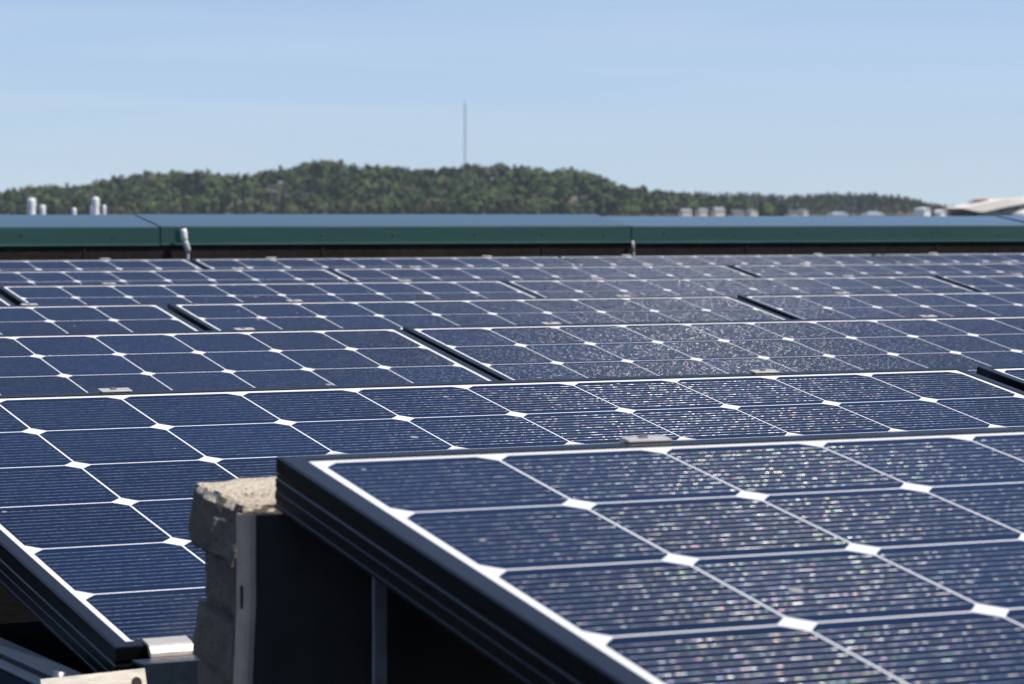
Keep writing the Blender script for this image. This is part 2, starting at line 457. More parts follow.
cs = empty('cable', 'thin grey cable dropping from the coping joint down the black upstand', 'cable', (5.297, PY - 0.012, ROOFZ))
bm = bmesh.new()
add_tube(bm, [(0.014, 0, 0.0), (0.012, 0, 0.22), (0.008, 0, 0.31), (0.003, 0, 0.350), (0.0, 0.004, 0.386)], 0.0045, 8)
link('sheath', mesh_of(bm, 'sheath', True), M_PVC, cs)
bm = bmesh.new()
add_tube(bm, [(0.004, 0, 0.345), (0.0, 0, 0.375), (-0.001, 0.002, 0.389)], [0.006, 0.008, 0.006], 10)
link('gland', mesh_of(bm, 'gland', True), M_PVC, cs)

# ------------------------------------------------------------------ solar panels
def frame_mesh(bx, W, Ht, bt, bb, lip):
    """black aluminium profile mitred round the laminate. x: -bx..W+bx, y: -(Ht+bb)..bt"""
    prof = [(-lip, -0.0005), (-lip, 0.0015), (-0.0016, 0.0015), (-0.0004, 0.0010), (0.0, 0.0), (0.0, -0.0115), (-0.0007, -0.0125),
            (-0.0007, -0.0155), (0.0, -0.0170), (0.0, -0.0230), (-0.0004, -0.0236), (-0.0004, -0.0262), (0.0, -0.0270), (0.0, -0.0330),
            (-0.0007, -0.0337), (-0.0007, -0.0366), (0.0, -0.0375), (0.0, -0.040), (-0.026, -0.040), (-0.026, -0.038), (-0.003, -0.038), (-0.003, -0.0005)]
    bm = bmesh.new()
    cs = [(-bx, bt, 1, -1), (W + bx, bt, -1, -1), (W + bx, -(Ht + bb), -1, 1), (-bx, -(Ht + bb), 1, 1)]
    rings = []
    for cx, cy, sx, sy in cs:
        rings.append([bm.verts.new((cx - sx * p, cy - sy * p, z)) for p, z in prof])
    n = len(prof)
    for i in range(4):
        a, b = rings[i], rings[(i + 1) % 4]
        for k in range(n): bm.faces.new((a[k], a[(k + 1) % n], b[(k + 1) % n], b[k]))
    return mesh_of(bm, 'frame')

def laminate_mesh(bx, px, py, bt, bb):
    me = bpy.data.meshes.new('glass_laminate')
    x0, x1, y0, y1 = -bx + 0.002, 10 * px + bx - 0.002, -(6 * py + bb) + 0.002, bt - 0.002
    co = [(x0, y0, 0), (x1, y0, 0), (x1, y1, 0), (x0, y1, 0)]
    me.from_pydata(co, [], [(0, 1, 2, 3)])
    l1 = me.uv_layers.new(name='cells'); l2 = me.uv_layers.new(name='metres')
    for lp in me.loops:
        x, y, _ = co[lp.vertex_index]
        l1.data[lp.index].uv = (x / px, -y / py)
        l2.data[lp.index].uv = (x, y)
    return me

def clamp_mesh():
    bm = bmesh.new()
    add_box(bm, (-0.020, -0.0070, 0.0018), (0.020, 0.010, 0.0038), 0.0006)
    add_box(bm, (-0.020, 0.0015, -0.046), (0.020, 0.0095, 0.0016))
    return mesh_of(bm, 'top_clamp')
def bolt_mesh():
    bm = bmesh.new()
    add_tube(bm, [(-0.002, 0.003, 0.0036), (-0.002, 0.003, 0.0056)], 0.0045, 6)
    return mesh_of(bm, 'bolt')
def low_clamp_mesh():
    bm = bmesh.new()
    # rounded J clip wrapping the low edge (profile y,z; front at y<0)
    arc = [(-0.003 - 0.012 * math.sin(t), -0.008 + 0.012 * math.cos(t)) for t in [math.pi / 2 * q / 6 for q in range(7)]]
    out = [(0.010, 0.0045)] + arc + [(-0.016, -0.045), (0.004, -0.046)]
    inn = [(0.004, -0.0435), (-0.0135, -0.042), (-0.0130, -0.010), (-0.002, 0.0020), (0.010, 0.0022)]
    prism(bm, out + inn, -0.021, 0.021, lambda a, p: (a, p[0], p[1]))
    return mesh_of(bm, 'low_clip')

BX, BT, BB = 0.0205, 0.021, 0.006
P = 0.158
STD = dict(frame=frame_mesh(BX, 10 * P, 6 * P, BT, BB, 0.0142), lam=laminate_mesh(BX, P, P, BT, BB), px=P, py=P)
Q = dict(px=0.14663, py=0.1659)
Q['frame'] = frame_mesh(0.026, 10 * Q['px'], 6 * Q['py'], 0.024, BB, 0.0178); Q['lam'] = laminate_mesh(0.026, Q['px'], Q['py'], 0.024, BB)
CL, BOLT, LOW = clamp_mesh(), bolt_mesh(), low_clamp_mesh()
STD['frame'].materials.append(M_FRAME); Q['frame'].materials.append(M_FRAME)
STD['lam'].materials.append(M_CELL); Q['lam'].materials.append(M_CELL_NEAR)
CL.materials.append(M_ALU); BOLT.materials.append(M_STEEL); LOW.materials.append(M_ALU)

def child(name, me, root, loc=(0, 0, 0)):
    o = bpy.data.objects.new(name, me); COL.objects.link(o); o.parent = root; o.location = loc
    return o

def panel(K, X, Y, Z, th, rz, ry, label, legs=(0.35, 1.23)):
    """origin of the panel's own axes: first cell corner of the top edge, on the glass"""
    M = Matrix.Translation((X, Y, Z)) @ Matrix.Rotation(rz, 4, 'Z') @ Matrix.Rotation(-ry, 4, 'Y') @ Matrix.Rotation(th, 4, 'X')
    r = empty('solar_panel', label, 'solar panel', group='solar panels in rows on the roof')
    r.matrix_basis = M
    child('frame', K['frame'], r)
    child('glass_laminate', K['lam'], r)
    for cx in (0.315, 1.265):
        c = child('top_clamp', CL, r, (cx + 0.005 if K is STD else cx - 0.018, BT if K is STD else 0.024, 0))
        child('bolt', BOLT, c)
    for cx in (0.029, 10 * K['px'] - 0.05):
        child('low_clip', LOW, r, (cx, -(6 * K['py'] + BB), 0))
    Mi = M.inverted()
    low = -(6 * K['py'] + BB)
    for cx in legs:
        for cy, dx in ((BT - 0.05, 'rear_leg'), (low + 0.05, 'front_foot')):
            top = M @ Vector((cx, cy, -0.040))
            bm = bmesh.new()
            h = top.z - ROOFZ
            wz = 0.0052 if dx == 'rear_leg' else 0.014
            add_box(bm, (top.x - wz, top.y - 0.0015, ROOFZ + 0.0125), (top.x + wz, top.y + 0.0015, top.z - 0.001))
            add_box(bm, (top.x + wz - 0.002, top.y + 0.0016, ROOFZ + 0.0125), (top.x + wz, top.y + 0.022, top.z - 0.006))
            add_box(bm, (top.x - 0.03, top.y - 0.04, ROOFZ + 0.001), (top.x + 0.03, top.y + 0.04, ROOFZ + 0.012))
            bmesh.ops.transform(bm, matrix=Mi, verts=bm.verts)
            link(dx, mesh_of(bm, dx), M_ALU_DULL, r)
    return r

D2 = RAD
rows = [  # Y, Z, tilt, rz, ry, list of (X offset, label)
    (0.0, 0.0, 8.07, -3.10, 0.26, [(0.0004, 'large foreground solar panel at lower right, its black frame corner beside the concrete blocks')]),
    (1.3378, -0.0350, 9.82, 0.19, 0.01, [(-0.0092, 'second row solar panel behind the concrete blocks, a silver clip at its low left corner'),
                                         (1.6435, 'second row solar panel cut off by the right picture edge, right of the dark gap')]),
    (3.2478, -0.0472, 10.23, -0.01, 0.0, [(-0.0235, 'third row solar panel left of the wide black gap, behind the second row'),
                                          (1.611, 'third row solar panel right of the wide black gap, with sun speckles')]),
    (4.6818, -0.0417, 10.0, -0.04, 0.0, [(-0.0068, 'fourth row solar panel at the left picture edge, only its right end seen'),
                                         (1.6357, 'fourth row solar panel in the middle, between two black gaps'),
                                         (3.2816, 'fourth row solar panel cut by the right picture edge')]),
    (5.994, -0.0280, 10.0, -0.02, -0.03, [(-0.045, 'fifth row solar panel of which only a sliver shows at the left edge'),
                                          (1.6026, 'fifth row solar panel, first full one from the left edge'),
                                          (3.2267, 'fifth row solar panel right of centre under the sun glare'),
                                          (4.865, 'fifth row solar panel cut by the right picture edge')]),
    (7.2674, -0.0161, 10.0, -0.01, -0.01, [(1.5607, 'sixth row solar panel at the left, second row from the back'),
                                           (3.187, 'sixth row solar panel in the middle, second row from the back'),
                                           (4.825, 'sixth row solar panel at the right, second row from the back')]),
    (8.520, -0.003, 10.0, 0.0, 0.0, [(1.515, 'backmost row solar panel left of the grey conduit below the parapet'),
                                    (3.150, 'backmost row solar panel right of the grey conduit below the parapet'),
                                    (4.752, 'backmost row solar panel in front of the thin cable, second from the right'),
                                    (6.310, 'backmost row solar panel at the far right below the parapet')]),
]
for i, (Y, Z, th, rz, ry, ps) in enumerate(rows):
    for j, (X, lab) in enumerate(ps):
        if i == 0:
            panel(Q, X, Y, Z, RAD(th), RAD(rz), RAD(ry), lab, (0.042, 1.2))
        else:
            panel(STD, X, Y + math.tan(RAD(rz)) * (X - ps[0][0]), Z + math.tan(RAD(ry)) * (X - ps[0][0]), RAD(th), RAD(rz), RAD(ry), lab)

# ------------------------------------------------------------------ wind deflector behind the foreground panel
wd = empty('wind_deflector', 'dark sheet metal wind deflector standing under the foreground panel beside concrete blocks', 'wind deflector', (-0.049, 0.034, ROOFZ))
Ht = -0.042 - ROOFZ
bm = bmesh.new()
# sheet with folded left lip (plan outline), slight backward lean below the bend
def dl(z): return 0.0 if z > Ht - 0.07 else (Ht - 0.07 - z) * 0.05
zs = [0.0, Ht - 0.07, Ht]
rings = []; lips = []
for z in zs:
    o = dl(z)
    plan = [(0.0085 - o * 0.5, 0.0), (1.42, -0.075), (1.42, -0.0735), (0.0085 - o * 0.5, 0.0016)]
    lip = [(0.002 - o, 0.019), (0.002 - o, 0.003), (0.0032 - o, 0.0008), (0.0055 - o, -0.0012), (0.010 - o, -0.0016), (0.010 - o, -0.0002), (0.0058 - o, 0.0004), (0.0045 - o, 0.0035), (0.0040 - o, 0.019)]
    lips.append([(x, y, z) for x, y in lip])
    rings.append([bm.verts.new((x, y, z)) for x, y in plan])
n = len(rings[0])
for a, b in zip(rings, rings[1:]):
    for k in range(n): bm.faces.new((a[k], a[(k + 1) % n], b[(k + 1) % n], b[k]))
bm.faces.new(rings[0][::-1]); bm.faces.new(rings[-1])
link('sheet', mesh_of(bm, 'sheet'), M_GALV, wd)
bm = bmesh.new()
rr_ = [[bm.verts.new(p) for p in L] for L in lips]; n = len(rr_[0])
for a, b in zip(rr_, rr_[1:]):
    for k in range(n): bm.faces.new((a[k], a[(k + 1) % n], b[(k + 1) % n], b[k]))
bm.faces.new(rr_[0][::-1]); bm.faces.new(rr_[-1])
edge_o = link('edge_fold', mesh_of(bm, 'edge_fold'), M_FOLD, wd)
box_obj('slot', (0.0012, 0.005, Ht - 0.074), (0.0025, 0.010, Ht - 0.056), M_OPENING_SHADE, edge_o)  # black box on the fold, painted shade of an opening

# ------------------------------------------------------------------ concrete ballast blocks
def paver(L, W, T, seed, chips=(), wear=1.0):
    rr = random.Random(seed)
    bm = bmesh.new()
    add_box(bm, (0, 0, -T), (W, L, 0))
    bmesh.ops.subdivide_edges(bm, edges=bm.edges[:], cuts=5, use_grid_fill=True)
    bmesh.ops.subdivide_edges(bm, edges=bm.edges[:], cuts=4, use_grid_fill=True)
    from mathutils import noise
    for v in bm.verts:
        p = v.co.copy()
        onx = min(p.x, W - p.x); ony = min(p.y, L - p.y); onz = min(-p.z, T + p.z)
        near = sorted((onx, ony, onz))
        edge = max(0, 0.007 - near[1]) / 0.007 if near[0] < 1e-4 else 0
        c = Vector((W / 2, L / 2, -T / 2))
        q = p * 40 + Vector((seed * 7.3, 0, 0))
        v.co += Vector((noise.noise(q), noise.noise(q + Vector((9, 3, 1))), noise.noise(q + Vector((2, 8, 5))))) * 0.0012
        q3 = p * 150 + Vector((seed * 1.7, 2, 0)); v.co += Vector((noise.noise(q3), noise.noise(q3 + Vector((5, 3, 1))), noise.noise(q3 + Vector((2, 8, 9))))) * 0.0010
        q2 = p * 45 + Vector((seed * 3.1, 4, 0))
        v.co -= (p - c).normalized() * edge * wear * (0.003 + 0.006 * max(0, noise.noise(q2) + 0.25))
        for (cx, cy, cz, r, d) in chips:
            dd = (p - Vector((cx, cy, cz))).length
            if dd < r: v.co += (Vector((W / 2, L / 2, -T * 0.9)) - p).normalized() * d * (1 - dd / r) ** 0.7
    return mesh_of(bm, 'paver', False)

blocks = [  # x, y (near-left top corner), z, rot deg, L, W, T, chips, tone, label
    (-0.054, 0.060, -0.0315, -10.5, 0.182, 0.21, 0.055, [(0, 0.18, 0, 0.040, 0.012), (0, 0.11, 0, 0.022, 0.006), (0, 0.05, 0, 0.030, 0.010), (0, 0, 0, 0.06, 0.020), (0, 0.18, -0.055, 0.02, 0.006)], 0, 'rough sunlit concrete paver, topmost of the ballast stack'),
    (-0.040, 0.062, -0.0880, -11.0, 0.168, 0.20, 0.045, [], 1, 'set back grey concrete paver directly under the topmost paver'),
    (-0.048, 0.060, -0.1335, -10.5, 0.180, 0.20, 0.048, [(0, 0.17, 0, 0.03, 0.006)], 1, 'concrete paver jutting out left in the lower part of the ballast stack'),
    (-0.042, 0.062, -0.1820, -10.0, 0.178, 0.20, 0.048, [], 1, 'lowest visible concrete paver at the bottom of the ballast stack'),
    (-0.041, 0.062, -0.2305, -10.5, 0.176, 0.20, 0.048, [], 1, 'concrete paver buried near the foot of the ballast stack'),
    (-0.041, 0.062, -0.2790, -10.0, 0.176, 0.20, 0.050, [], 1, 'bottom concrete paver of the ballast stack on the roof felt'),
]
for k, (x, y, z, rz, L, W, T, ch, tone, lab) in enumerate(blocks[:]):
    o = link('concrete_paver', paver(L, W, T, k + 1, ch, 1.0 if tone == 0 else 0.45), (M_CONC_LIT, M_CONC_SHADE) if tone == 0 else (M_CONC_SHADE, M_CONC_SHADE))
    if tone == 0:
        for p in o.data.polygons: p.material_index = 0 if p.normal.z > 0.5 and p.center.z > -0.022 else 1  # top face takes the lit copy, sides the shaded copy
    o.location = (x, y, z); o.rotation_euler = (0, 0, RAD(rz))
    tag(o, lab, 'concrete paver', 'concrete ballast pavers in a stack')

# ------------------------------------------------------------------ mounting rails under the second row
rail = empty('base_rail', 'aluminium base rail with a bright punched end plate under the second row panel', 'mounting rail', (-0.075, 0.335, ROOFZ))
bm = bmesh.new()
h = -0.222 - ROOFZ
add_box(bm, (-0.030, 0.006, h - 0.003), (0.026, 1.20, h), 0.0006)
add_box(bm, (-0.030, 0.006, 0.012), (-0.027, 1.20, h - 0.0032))
add_box(bm, (0.023, 0.006, 0.012), (0.026, 1.20, h - 0.0032))
add_box(bm, (-0.012, 0.010, h + 0.0002), (-0.009, 1.20, h + 0.004))
link('channel', mesh_of(bm, 'channel'), M_RAIL, rail)
bm = bmesh.new()
zt = -0.2065 - ROOFZ
TI = 0.42                     # the upper part of the plate leans back
prof = [(-0.0125, 0.0), (-0.0125, zt - 0.03), (0.0, zt), (0.0028, zt - 0.0012), (-0.0095, zt - 0.0305), (-0.0095, 0.0)]
prism(bm, prof, -0.042, 0.053, lambda a, p: (a, p[0], p[1] + (a - 0.053) * 0.03 * (1 if p[1] > 0.01 else 0)))
pe = link('end_plate', mesh_of(bm, 'end_plate'), M_ALU, rail)
for cx, cz in ((-0.005, 0.0125), (0.044, 0.0105)):
    bm = bmesh.new()
    zz = zt + (cx - 0.053) * 0.03 - cz
    bmesh.ops.create_circle(bm, cap_ends=True, radius=0.0046, segments=20, matrix=Matrix.Translation((cx, -cz * 0.4167 - 0.0006, zz)) @ Matrix.Rotation(RAD(90 - 22.6), 4, 'X'))
    link('hole', mesh_of(bm, 'hole'), M_OPENING_SHADE, pe)  # black disc on the plate, not cut through; the shade is painted
bm = bmesh.new()
add_tube(bm, [(-0.024, 0.012, h), (-0.021, 0.012, h + 0.016)], 0.0055, 10)
link('bolt', mesh_of(bm, 'bolt', True), M_STEEL, rail)
cr = empty('cross_rail', 'short dark aluminium cross rail between the punched end plate and the concrete pavers', 'mounting rail', (0.0, 0.342, ROOFZ))
bm = bmesh.new()
add_box(bm, (-0.0205, 0, 0.0), (0.12, 0.003, -0.2040 - ROOFZ), 0.0006)
add_box(bm, (-0.0205, 0.0032, -0.2075 - ROOFZ), (0.12, 0.03, -0.2045 - ROOFZ), 0.0006)
link('web', mesh_of(bm, 'web'), M_RAIL, cr)

# ------------------------------------------------------------------ far hill, woods, mast
def hill_z(y, x, D): return far(x, y, D).z
skyA = [(-160, 206), (-80, 199), (0, 195), (20, 191), (45, 188), (75, 187), (100, 185), (120, 179), (135, 175), (150, 174), (175, 174), (200, 175), (225, 176), (250, 174), (280, 170),
        (305, 166), (330, 163.5), (345, 164), (370, 167), (395, 168), (420, 168.5), (440, 169), (470, 166), (495, 166), (520, 168.5), (545, 170), (570, 171), (590, 174), (605, 179),
        (620, 186), (640, 190), (670, 195), (720, 201), (780, 207), (840, 214)]
skyB = [(520, 214), (580, 203), (640, 193), (660, 192), (700, 193), (730, 194), (765, 195), (800, 195.5), (830, 194), (860, 193.5), (880, 195), (905, 199), (925, 204), (945, 207.5), (990, 208), (1100, 207), (1200, 209)]
DA, DB = 2500.0, 3300.0
def hill_fun(sky, D0, front, back, tree):
    xs = np.array([p[0] for p in sky], float); ys = np.array([p[1] for p in sky], float)
    us = (xs - 512) / FPX * D0
    zs = 0.198 + (208.65 + 0.00131 * (xs - 512) - ys) / FPX * D0 - tree
    def f(u, d):
        z = np.interp(u, us, zs) - GZ
        t = np.where(d < D0, (d - (D0 - front)) / front, 1 - (d - D0) / back)
        t = np.clip(t, 0, 1)
        bumps = 0.06 * np.sin(u * 0.043 + d * 0.021) + 0.05 * np.sin(u * 0.017 - d * 0.034 + 1)
        s = t * t * (3 - 2 * t)
        return GZ + np.maximum(z, 0) * np.clip(s + bumps * s * (1 - s) * 4, 0, 1)
    return f, us[0], us[-1]
fA, a0, a1 = hill_fun(skyA, DA, 330, 500, 11.0)
fB, b0, b1 = hill_fun(skyB, DB, 300, 500, 10.0)
ORG = Vector((CAM.x, CAM.y, 0))
def w3(u, d, z): return ORG.x + FH.x * d + RH.x * u, ORG.y + FH.y * d + RH.y * u, z

def hill_mat():
    N = NT('hill_soil')
    g = N.geo(); a = N.noise(g, 0.06, 6)
    N.l(N.ramp(a, (0.35, (0.05, 0.06, 0.03)), (0.5, (0.13, 0.115, 0.085)), (0.68, (0.21, 0.18, 0.15))), N.b.inputs['Base Color'])
    N.b.inputs['Roughness'].default_value = 0.95
    N.bump(N.noise(g, 0.5, 5), 0.8, 2.0)
    return N.m
M_HILL = hill_mat()
def hill_obj(f, D0, front, back, u0, u1, nu, nv, name):
    U = np.linspace(u0, u1, nu); V = np.linspace(D0 - front, D0 + back, nv)
    uu, vv = np.meshgrid(U, V); zz = f(uu.ravel(), vv.ravel()) - 0.02
    x, y, z = w3(uu.ravel(), vv.ravel(), zz)
    me = bpy.data.meshes.new(name)
    fs = [(j * nu + i, j * nu + i + 1, (j + 1) * nu + i + 1, (j + 1) * nu + i) for j in range(nv - 1) for i in range(nu - 1)]
    me.from_pydata(list(zip(x.tolist(), y.tolist(), z.tolist())), [], fs)
    for p in me.polygons: p.use_smooth = True
    return tag(link(name, me, M_HILL), kind='structure')
hill_obj(fA, DA, 330, 500, a0, a1, 160, 50, 'hill')
hill_obj(fB, DB, 300, 500, b0, b1, 120, 40, 'hill')

def leaf_mat(name, col, var=0.22):
    N = NT(name)
    g = N.geo(); a = N.noise(g, 0.12, 3); c = N.noise(g, 0.9, 2)
    f = N.math('ADD', N.math('MULTIPLY', a, 0.6), N.math('MULTIPLY', c, 0.4))
    N.l(N.ramp(f, (0.3, tuple(x * (1 - var) for x in col)), (0.7, tuple(x * (1 + var) for x in col))), N.b.inputs['Base Color'])
    N.b.inputs['Roughness'].default_value = 0.93
    N.b.inputs['Specular IOR Level'].default_value = 0.15
    return N.m
LEAF = [leaf_mat('leaf_pine', (0.032, 0.052, 0.030)), leaf_mat('leaf_mid', (0.064, 0.096, 0.038)), leaf_mat('leaf_light', (0.104, 0.140, 0.050)), leaf_mat('leaf_dull', (0.088, 0.086, 0.056))]
M_BARK = simple('bark', (0.10, 0.075, 0.055), 0.9, 0, 0.3, 3)

def crown_quads(h, wd, kind, n, r):
    """n leaf-clump quads in a crown of height h and width wd: centres, frames"""
    if kind == 0:   # conifer: tapering, layered
        t = r.random(n) ** 0.8
        rad = wd / 2 * (1 - t) ** 0.75 * (0.75 + 0.35 * np.sin(t * 26 + r.random() * 6)) * np.sqrt(r.random(n) * 0.7 + 0.3)
        z = h * (0.16 + 0.84 * t)
    else:           # round crown built from several lobes
        k = 7
        lc = np.c_[r.normal(0, wd * 0.22, k), r.normal(0, wd * 0.22, k), h * (0.45 + 0.4 * r.random(k))]
        pick = r.integers(0, k, n)
        d = r.normal(0, 1, (n, 3)); d /= np.linalg.norm(d, axis=1)[:, None]
        p = lc[pick] + d * (wd * 0.26) * (0.6 + 0.4 * r.random(n))[:, None]
        ang = np.arctan2(p[:, 1], p[:, 0]); rad = np.hypot(p[:, 0], p[:, 1]); z = p[:, 2]
        return np.c_[rad * np.cos(ang), rad * np.sin(ang), z]
    ang = r.random(n) * 2 * math.pi
    return np.c_[rad * np.cos(ang), rad * np.sin(ang), z]

def quads(cent, size, r, mid=None):
    n = len(cent)
    nrm = r.normal(0, 1, (n, 3))
    if mid is not None:
        o = cent - mid; o /= np.linalg.norm(o, axis=1)[:, None] + 1e-9
        nrm = o + nrm * 0.38 + np.array([0, 0, 0.15])
    nrm /= np.linalg.norm(nrm, axis=1)[:, None]
    a = np.cross(nrm, r.normal(0, 1, (n, 3))); a /= np.linalg.norm(a, axis=1)[:, None]
    b = np.cross(nrm, a)
    s = size * (0.6 + 0.8 * r.random(n))[:, None]
    return np.stack([cent - a * s - b * s * 0.7, cent + a * s - b * s * 0.6, cent + a * s * 0.8 + b * s * 0.8, cent - a * s * 0.9 + b * s * 0.6], 1)

def quad_mesh(name, V, mi=None):
    n = len(V)
    me = bpy.data.meshes.new(name)
    me.vertices.add(n * 4); me.vertices.foreach_set('co', V.reshape(-1).astype(np.float32))
    me.loops.add(n * 4); me.loops.foreach_set('vertex_index', np.arange(n * 4, dtype=np.int32))
    me.polygons.add(n); me.polygons.foreach_set('loop_start', np.arange(0, n * 4, 4, dtype=np.int32))
    if mi is not None: me.polygons.foreach_set('material_index', mi.astype(np.int32))
    me.update(calc_edges=True)
    return me

from mathutils import noise
bare = [(284, 194, 34, 10), (268, 188, 12, 5), (250, 200, 14, 5), (491, 184, 12, 6), (530, 199, 10, 5), (579, 201, 10, 5), (232, 207, 10, 3), (560, 207, 14, 3)]
def forest(name, f, D0, d0, d1, u0, u1, sp, n_cl, sizes, mixp):
    r = np.random.default_rng(11 if name == 'forest' else 5)
    out, mats = [], []
    for d in np.arange(d0, d1, sp):
        for u in np.arange(u0, u1, sp * 0.8):
            uu = u + r.normal(0, sp * 0.3); dd = d + r.normal(0, sp * 0.3)
            z = float(f(np.array([uu]), np.array([dd]))[0])
            if z < GZ + 1.5 and dd < D0 - 100: continue
            if z < GZ + 0.2: continue
            px_ = 512 + FPX * uu / dd; py_ = 208.65 - (z + 4 - 0.198) / dd * FPX
            if py_ > 216: continue
            if any(((px_ - a) / c) ** 2 + ((py_ - b) / e) ** 2 < 1 for a, b, c, e in bare) and r.random() < 0.86: continue
            big = noise.noise(Vector((uu * 0.028, dd * 0.022, 3.0))) * 1.3 + noise.noise(Vector((uu * 0.075, dd * 0.05, 9.0))) * 0.7
            pr = 0.5 + (r.random() - 0.5) * 0.62 + 0.62 * big
            kind = 0 if pr < mixp[0] else 1
            m = 0 if kind == 0 else (1 if pr < mixp[1] else (2 if pr < mixp[2] else 3))
            h = r.uniform(*sizes) * (1 + 0.25 * big) * (1.0 if kind == 0 else 0.88); wd_ = h * (0.42 if kind == 0 else 0.85)
            c = crown_quads(h, wd_, kind, n_cl, r) + np.array(w3(uu, dd, z - 0.4))
            out.append(quads(c, 0.092 * h, r, np.array(w3(uu, dd, z + h * (0.40 if kind else 0.25))))); mats.append(np.full(n_cl, m))
    V = np.concatenate(out); mi = np.concatenate(mats)
    o = link(name, quad_mesh(name, V, mi), LEAF)
    return tag(o, 'distant mixed wood covering the long low hill' if name == 'forest' else 'farther strip of dark wood on the low ridge at the right', 'woods', kind='stuff')
forest('forest', fA, DA, DA - 322, DA + 40, a0, a1, 9.5, 90, (8.0, 15.5), (0.30, 0.72, 0.96))
forest('far_forest', fB, DB, DB - 270, DB + 30, b0, b1, 9.5, 34, (8, 13.0), (0.62, 0.90, 1.0))

def tree(name, label, x, D, f, h, wd_, kind, m, n=260):
    u = (x - 512) / FPX * D
    z = float(f(np.array([u]), np.array([D]))[0])
    t = empty(name, label, 'tree', w3(u, D, z - 0.3), group='trees standing out of the hill wood')
    r = np.random.default_rng(int(x * 13 + h * 7))
    bm = bmesh.new(); add_tube(bm, [(0, 0, 0), (0.1, 0, h * 0.4), (0.15, 0.1, h * 0.86)], [0.32, 0.2, 0.05], 7)
    for q in range(5):
        aa = q * 1.3; zz = h * (0.4 + 0.09 * q)
        add_tube(bm, [(0.1, 0, zz), (math.cos(aa) * wd_ * 0.3, math.sin(aa) * wd_ * 0.3, zz + h * 0.12)], [0.11, 0.03], 5)
    link('trunk', mesh_of(bm, 'trunk'), M_BARK, t)
    c = crown_quads(h, wd_, kind, n, r)
    link('crown', quad_mesh('crown', quads(c, 0.07 * h, r, np.array((0, 0, h * 0.45)))), LEAF[m], t)
tree('pine_tree', 'tallest dark pine on the hill crest right of centre, above the slope end', 571, 2495, fA, 15, 8, 0, 0)
tree('pine_tree', 'dark pine at the right shoulder of the hill where the skyline drops', 600, 2490, fA, 13, 7, 0, 0)
tree('pine_tree', 'dark pine on the left shoulder of the hill above the white flues', 104, 2480, fA, 12, 7, 0, 0)
tree('pine_tree', 'dark pine at the highest point of the hill, left of the mast', 332, 2500, fA, 13, 8, 0, 0)
tree('broadleaf_tree', 'pale green broad tree low on the hill left of centre', 368, 2230, fA, 15, 16, 1, 2)
tree('broadleaf_tree', 'bright green bushy tree behind the tall white flue', 84, 2215, fA, 14, 14, 1, 2)

# lattice mast on the hill
mp = far(465, 168, 2515); mh = (169 - 99) / FPX * 2515
mast = empty('radio_mast', 'tall slender guyed radio mast on the hill crest', 'radio mast', (mp.x, mp.y, mp.z - 7))
M_MAST = simple('mast_steel', (0.30, 0.33, 0.36), 0.6, 0.2, 0.1, 0.2)
bm = bmesh.new()
w_ = 0.85
legs = [Vector((w_ * math.cos(a), w_ * math.sin(a), 0)) for a in (0.3, 2.39, 4.49)]
Hm = mh + 6
for L in legs: add_tube(bm, [L, L + Vector((0, 0, Hm * 0.93))], 0.16, 6)
k = 0; z = 0
while z < Hm * 0.93 - 2.2:
    for q in range(3):
        a, b = legs[q], legs[(q + 1) % 3]
        if k % 2: a, b = b, a
        add_tube(bm, [a + Vector((0, 0, z)), b + Vector((0, 0, z + 2.2))], 0.07, 4)
    z += 2.2; k += 1
link('lattice', mesh_of(bm, 'lattice'), M_MAST, mast)
bm = bmesh.new(); add_tube(bm, [(0, 0, Hm * 0.92), (0, 0, Hm)], [0.3, 0.15], 6)
link('antenna', mesh_of(bm, 'antenna'), M_MAST, mast)

# ------------------------------------------------------------------ flues on the neighbouring roof
nb_c = ORG + FH * 52 + RH * (-8.0)
M_FLUE = simple('white_flue', (0.88, 0.88, 0.86), 0.5, 0.1, 0.05, 6)
bm = bmesh.new()
Mx = Matrix((( RH.x, FH.x, 0, nb_c.x), (RH.y, FH.y, 0, nb_c.y), (0, 0, 1, 0), (0, 0, 0, 1)))
nb = empty('neighbour_building', 'low flat roofed neighbouring building carrying the white flues', 'building', (nb_c.x, nb_c.y, GZ))
nb.matrix_basis = Matrix.Translation((0, 0, GZ)) @ Mx
box_obj('wall', (-7, -9, 0), (7, 9, -GZ - 0.9), M_WALL, nb)
box_obj('roof', (-7.15, -9.15, -GZ - 0.899), (7.15, 9.15, -GZ - 0.7), M_ROOF, nb)
def flue(x, ytop, wpx, D, lab, cap=True):
    p = far(x, ytop, D); r_ = wpx / FPX * D / 2
    o = empty('flue_pipe', lab, 'flue pipe', (p.x, p.y, -0.7), group='white flues on the neighbouring roof')
    h = p.z + 0.7
    bm = bmesh.new()
    add_tube(bm, [(0, 0, 0), (0, 0, 0.03), (0, 0, 0.031), (0, 0, h * 0.86)], [r_ * 1.3, r_ * 1.3, r_ * 0.92, r_ * 0.92], 16)
    link('pipe', mesh_of(bm, 'pipe'), M_FLUE, o)
    bm = bmesh.new()
    add_tube(bm, [(0, 0, h * 0.84), (0, 0, h * 0.86), (0, 0, h * 0.97), (0, 0, h)], [r_ * 0.92, r_, r_, r_ * 0.5], 16)
    link('cowl', mesh_of(bm, 'cowl'), M_FLUE, o)
flue(31.5, 198, 8.5, 50, 'thick white flue with rounded cowl, farthest left on the skyline')
flue(42.5, 205, 6.0, 51, 'short white flue just right of the thick left flue')
flue(74.0, 208, 4.5, 54, 'smallest white flue stub, alone between the two tall flues')
flue(95.5, 197, 7.5, 50, 'tall white flue above the left end of the coping joint')
flue(104.0, 205, 4.0, 52, 'thin short white flue right beside the tall right flue')
